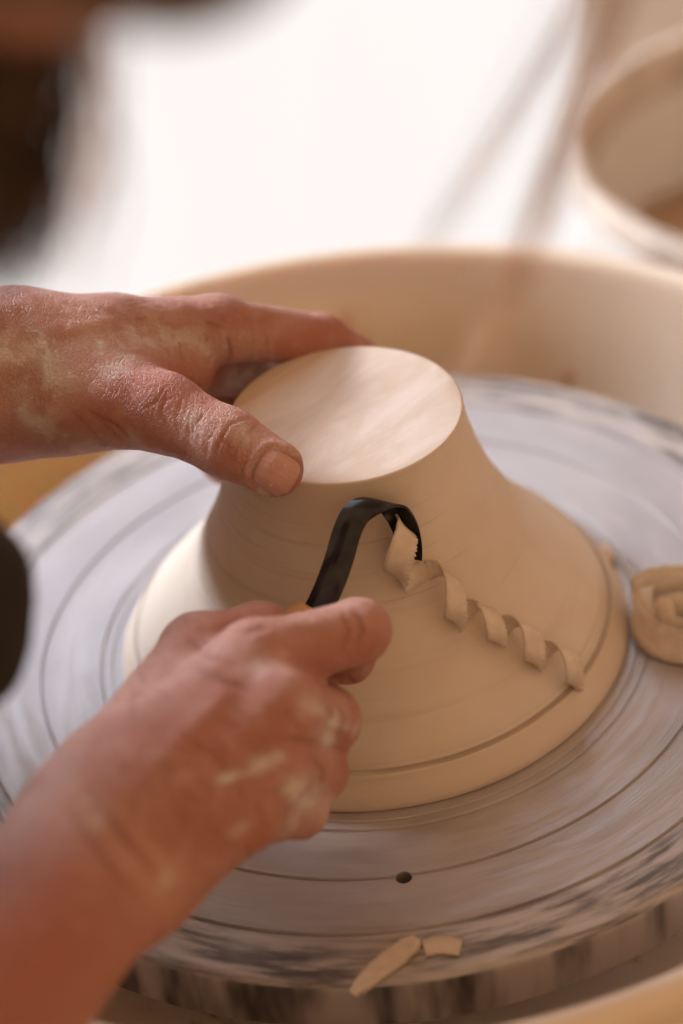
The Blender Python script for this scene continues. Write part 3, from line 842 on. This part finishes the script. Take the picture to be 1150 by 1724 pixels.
creR = [([(408, 1066), (425, 1062), (448, 1054)], 5, .8), ([(585, 1135), (595, 1150), (600, 1160)], 4, .6), ([(560, 1255), (580, 1262)], 4, .4),
        ([(470, 1240), (540, 1252)], 5, .5), ([(450, 1330), (520, 1335)], 5, .5),
        ([(540, 1180), (560, 1200), (556, 1235)], 4, .5), ([(565, 1185), (580, 1205), (575, 1235)], 4, .5), ([(525, 1275), (545, 1295), (540, 1325)], 4, .5), ([(598, 1025), (612, 1060), (600, 1095)], 4, .5), ([(575, 1030), (588, 1060), (578, 1098)], 4, .4),
        ([(330, 1120), (380, 1150), (420, 1160)], 6, .5), ([(320, 1080), (350, 1105), (400, 1118)], 5, .4), ([(150, 1330), (200, 1400), (260, 1470)], 7, .5), ([(120, 1370), (170, 1440), (230, 1510)], 7, .4), ([(300, 1240), (360, 1270), (400, 1330)], 6, .35)]
for k in range(40):
    x = 180 + 330 * rng.random(); y = 1120 + 300 * rng.random(); a_ = rng.random() * 1.2 + .3; l = 20 + 30 * rng.random()
    creR.append(([(x, y), (x + l * math.cos(a_), y + l * math.sin(a_))], 3.0, .35))
dustR = [([(546, 1234), (557, 1248)], 15, 1.0), ([(433, 1287), (470, 1275)], 20, 1.0), ([(375, 1312), (430, 1298)], 10, .9), ([(495, 1330), (520, 1350)], 32, 1.0), ([(560, 1215), (590, 1225)], 14, .8), ([(480, 1400), (500, 1370)], 18, .65),
         ([(515, 1190), (575, 1210)], 18, .6), ([(420, 1130), (455, 1110)], 20, .45), ([(140, 1350), (160, 1375)], 22, .5), ([(395, 1400), (410, 1390)], 14, .5), ([(265, 1500), (280, 1480)], 14, .5)]
red_shadeR = [([(330, 1090), (440, 1030)], 30, .5), ([(470, 1200), (450, 1290)], 28, .7), ([(300, 1400), (420, 1420)], 40, .6), ([(200, 1250), (420, 1180)], 80, .45), ([(520, 1120), (620, 1090)], 40, .75), ([(580, 1240), (590, 1290)], 25, .8), ([(430, 1230), (540, 1300)], 50, .4), ([(100, 1580), (0, 1700)], 150, .9), ([(330, 1380), (440, 1400)], 60, .7)]  # real redness, plus wide patches that paint the shade of the forearm
armR = shaped('arm', sdf_right, (-.23, -.33, .015), (.02, -.045, .19), .0011, creR, dustR, red_shadeR, person, lambda X, Y: .80, None,
              [([(230, 1330), (330, 1220), (430, 1110)], 20, .8), ([(260, 1370), (360, 1280), (465, 1195)], 20, .9), ([(280, 1410), (370, 1350), (445, 1285)], 20, .7)])

# ------- dark clothing and head, close to the lens
SL = np.array((-.38, .02, .30)); SR = np.array((-.36, -.40, .28))
EL = np.array((-.27, .03, .155)); ER = np.array((-.30, -.44, .14))
def sdf_shirt(p):
    tor = smin_l([seg(p, (-.50, -.19, -.25), (-.40, -.20, .20), .15, .14, ((1, 0, 0), 1.15)), seg(p, SL, SR, .07, .07), seg(p, (-.36, -.19, .10), (-.37, -.19, .26), .13, .10)], .06)
    sl = smin_l([seg(p, SL, (-.36, .10, .14), .06, .052), seg(p, (-.36, .10, .14), (-.24, .052, .128), .05, .043)], .03)
    sr = smin_l([seg(p, SR, (-.34, -.50, .13), .06, .052), seg(p, (-.34, -.50, .13), (RW0[0] - .012, RW0[1] - .012, RW0[2] + .001), .048, .040)], .03)
    bib = seg(p, P(-66, 1010, .60), P(-64, 1060, .60), .0135, .0135) if False else seg(p, P(-62, 985, .61), P(-72, 1085, .61), .0168, .0168)
    roll = smin(bib, seg(p, P(-190, 1030, .61), (-.30, -.19, .16), .02, .08), .03)
    return smin(smin(smin(tor, sl, .03), sr, .03), roll, .03)
V, Q, N = surface(sdf_shirt, (-.68, -.62, -.35), (-.02, .22, .42), .007)
V = V + ((fbm(V, 18) - .5) * .012 * (V[:, 0] < -.16))[:, None] * N
sh = mesh_obj('dark_shirt', V, Q, SHIRT, person)
HC = np.array((-.0335, -.2462, .4955))       # head centre
hx = np.array((.80, .05, -.60)); hx /= np.linalg.norm(hx)          # the way the face looks: at the pot
hz = np.array((.60, 0, .80)); hz -= (hz @ hx) * hx; hz /= np.linalg.norm(hz)
hy = np.cross(hz, hx)
def H(x, y, z): return HC + x * hx + y * hy + z * hz
def sdf_head(p):
    sk = smin_l([seg(p, H(-.03, 0, .03), H(.015, 0, .035), .085, .080, (hy, 1.15)), seg(p, H(.03, 0, -.02), H(.045, 0, -.075), .062, .038, (hy, 1.05)),
                 seg(p, H(.0, .035, -.05), H(.05, .012, -.085), .028, .020), seg(p, H(.0, -.035, -.05), H(.05, -.012, -.085), .028, .020)], .03)
    nose = seg(p, H(.088, 0, .012), H(.108, 0, -.022), .008, .012)
    lips = smin(seg(p, H(.086, .014, -.050), H(.086, -.014, -.050), .007, .007), seg(p, H(.083, .011, -.060), H(.083, -.011, -.060), .007, .007), .004)
    brow = seg(p, H(.082, .032, .030), H(.082, -.032, .030), .012, .012)
    neck = seg(p, H(-.03, 0, -.05), (-.32, -.19, .31), .052, .058)
    ears = np.minimum(seg(p, H(-.012, .077, .012), H(-.004, .074, -.020), .013, .009, (hy, 2.0)), seg(p, H(-.012, -.077, .012), H(-.004, -.074, -.020), .013, .009, (hy, 2.0)))
    d = smin(smin(smin(smin(sk, nose, .012), brow, .02), lips, .006), neck, .03)
    d = smin(d, ears, .006)
    eyes = np.minimum(seg(p, H(.084, .032, .010), H(.084, .032, .0101), .012, .012), seg(p, H(.084, -.032, .010), H(.084, -.032, .0101), .012, .012))
    return np.maximum(d, -(eyes - .001)) if False else smin(np.maximum(d, -(eyes - .002)), eyes + .004, .003)
V, Q, N = surface(sdf_head, (-.36, -.40, .24), (.08, -.10, .62), .0035)
hd_o = mesh_obj('head', V, Q, SKIN, person)
for nme in ('red', 'dust', 'crease'): attr(hd_o, nme, np.zeros(len(V)))
def sdf_cap(p):
    c = smin(seg(p, H(-.035, 0, .035), H(.012, 0, .042), .093, .086, (hy, 1.1)), seg(p, H(-.07, 0, .0), H(-.10, 0, -.09), .055, .04), .03)
    for s in (-1, 1): c = smin(c, seg(p, H(-.01, s * .072, .01), H(.012, s * .068, -.085), .036, .026), .03)
    c = smin(c, seg(p, H(.03, -.070, .02), H(.060, -.058, -.055), .034, .026), .03)
    return c
V, Q, N = surface(sdf_cap, (-.30, -.42, .30), (.10, -.10, .66), .005)
# keep the face open
loc = (V - HC) @ np.stack([hx, hy, hz], 1)
keep = ~((loc[:, 0] > .066) & (loc[:, 2] < .055) & (np.abs(loc[:, 1]) < .045))
kf = keep[Q].all(1)
ren = np.full(len(V), -1); ren[keep] = np.arange(keep.sum())
cap = mesh_obj('hair', V[keep], ren[Q[kf]], HAIR_B, person)
cap.modifiers.new('s', 'SOLIDIFY').thickness = .006

def lock(name, pts, n, spread, rad, mat, seed, taper=(1, 1)):
    r = np.random.default_rng(seed); J = Join(); c = catmull(pts, 30); t = np.linspace(0, 1, 30)[:, None]
    for k in range(n):
        off = r.normal(size=3) * spread; off2 = r.normal(size=3) * spread
        w = np.sin(t * (3 + 4 * r.random()) + 6 * r.random()) * spread * .35 * r.normal(size=(1, 3))
        path = c + off * (1 - t) * taper[0] + off2 * t * taper[1] + w
        J.add(tube(path, rad * (1 - .6 * t[:, 0] ** 3), 4))
    o = J.build(name, mat, cap); return o
# loose wisps crossing the view on the right
lock('hair_lock', [H(.06, -.03, .085), H(.098, -.03, .045), P(1110, -260, .46), P(1010, -60, .50), P(905, 120, .53), P(800, 290, .56), P(715, 420, .58)], 13, .0022, .00022, HAIR_L, 31, (1, 1.2))
lock('hair_lock', [H(.05, -.04, .085), H(.095, -.045, .04), P(1100, -260, .46), P(1050, -60, .50), P(990, 120, .53), P(915, 330, .56), P(840, 520, .58), P(770, 650, .59)], 24, .0026, .00022, HAIR_L, 32, (1, 1.2))
# hair hanging in front of the ear at the left
lock('hair_lock', [P(60, -60, .44), P(60, 120, .45), P(50, 280, .46), P(20, 380, .47), P(-20, 440, .48)], 90, .0042, .0004, HAIR_SHADE, 33, (1, 1.3))
lock('hair_lock', [P(-20, -100, .43), P(-10, 120, .44), P(-25, 260, .45), P(-50, 400, .46)], 160, .0055, .0006, HAIR_SHADE, 34)
lock('hair_lock', [P(140, 40, .45), P(150, 180, .46), P(150, 270, .47), P(115, 370, .48), P(85, 450, .49)], 26, .0036, .00025, HAIR_L, 35, (1, 1.5))

# ------------------------------------------------------------------ bucket on a stool behind
bc = P(1398, 226, 1.20); bz = bc[2]
bucket = empty('bucket', (bc[0], bc[1], bz - .27), 'large cream plastic bucket with a clay smeared rim behind the wheel', 'bucket')
bp = [(.0001, -.27), (.100, -.27), (.107, -.265), (.120, -.06), (.123, -.045), (.127, -.045), (.1275, -.020), (.124, -.018), (.1245, -.004), (.129, -.003), (.1315, 0.0), (.1300, .003), (.1260, .0035), (.1225, .001), (.1180, -.06), (.104, -.255), (.0001, -.255)]
v, f = lathe(bp, 96, (bc[0], bc[1], bz)); o = mesh_obj('body', v, f, BUCKET, bucket); fix_normals(o); o.data.set_sharp_from_angle(angle=R_(35))
rp = [(.1290, -.0085), (.1325, -.0075), (.1332, -.003), (.1330, .0035), (.1300, .0052), (.1250, .0050), (.1215, .001), (.1200, -.02), (.1225, -.021), (.1236, .0), (.1300, .0036), (.1318, 0), (.1300, -.008)]
v, f = lathe(rp, 96, (bc[0], bc[1], bz))
v = v + ((fbm(v, 60) - .5) * .004)[:, None] * np.array((1, 1, .6)); fix_normals(mesh_obj('clay_smear', v, f, RIMCLAY, bucket))
a = np.linspace(R_(200), R_(330), 30)
hp = np.stack([bc[0] + .137 * np.cos(a), bc[1] + .137 * np.sin(a), bz - .035 - .05 * np.sin((a - a[0]) / (a[-1] - a[0]) * math.pi)], 1)
v, f = tube(hp, .0025, 8); mesh_obj('handle', v, f, WHITE, bucket)
v, f = lathe([(.0001, -.075), (.06, -.072), (.1165, -.078), (.1165, -.10), (.0001, -.10)], 64, (bc[0], bc[1], bz))
v = v + ((fbm(v, 30) - .5) * .012)[:, None] * np.array((0, 0, 1)); tag(mesh_obj('wet_clay', v, f, SLIP), 'wet tan reclaim clay inside the cream bucket', 'clay')
stool = empty('stool', (bc[0], bc[1], -.55), 'round pale wooden stool carrying the bucket behind the wheel', 'stool')
sw = mat_wood('stool_wood', (.55, .40, .26), (.66, .50, .34))
v, f = lathe([(.0001, bz - .301), (.15, bz - .301), (.155, bz - .297), (.155, bz - .276), (.15, bz - .271), (.0001, bz - .271)], 64, (bc[0], bc[1], 0)); fix_normals(mesh_obj('seat', v, f, sw, stool))
for k in range(4):
    a = R_(45 + 90 * k); top = np.array((bc[0] + .11 * math.cos(a), bc[1] + .11 * math.sin(a), bz - .302)); bot = np.array((bc[0] + .15 * math.cos(a), bc[1] + .15 * math.sin(a), -.55))
    v, f = tube([top, (top + bot) / 2, bot], [.016, .015, .013], 12); mesh_obj('leg', v, f, sw, stool)
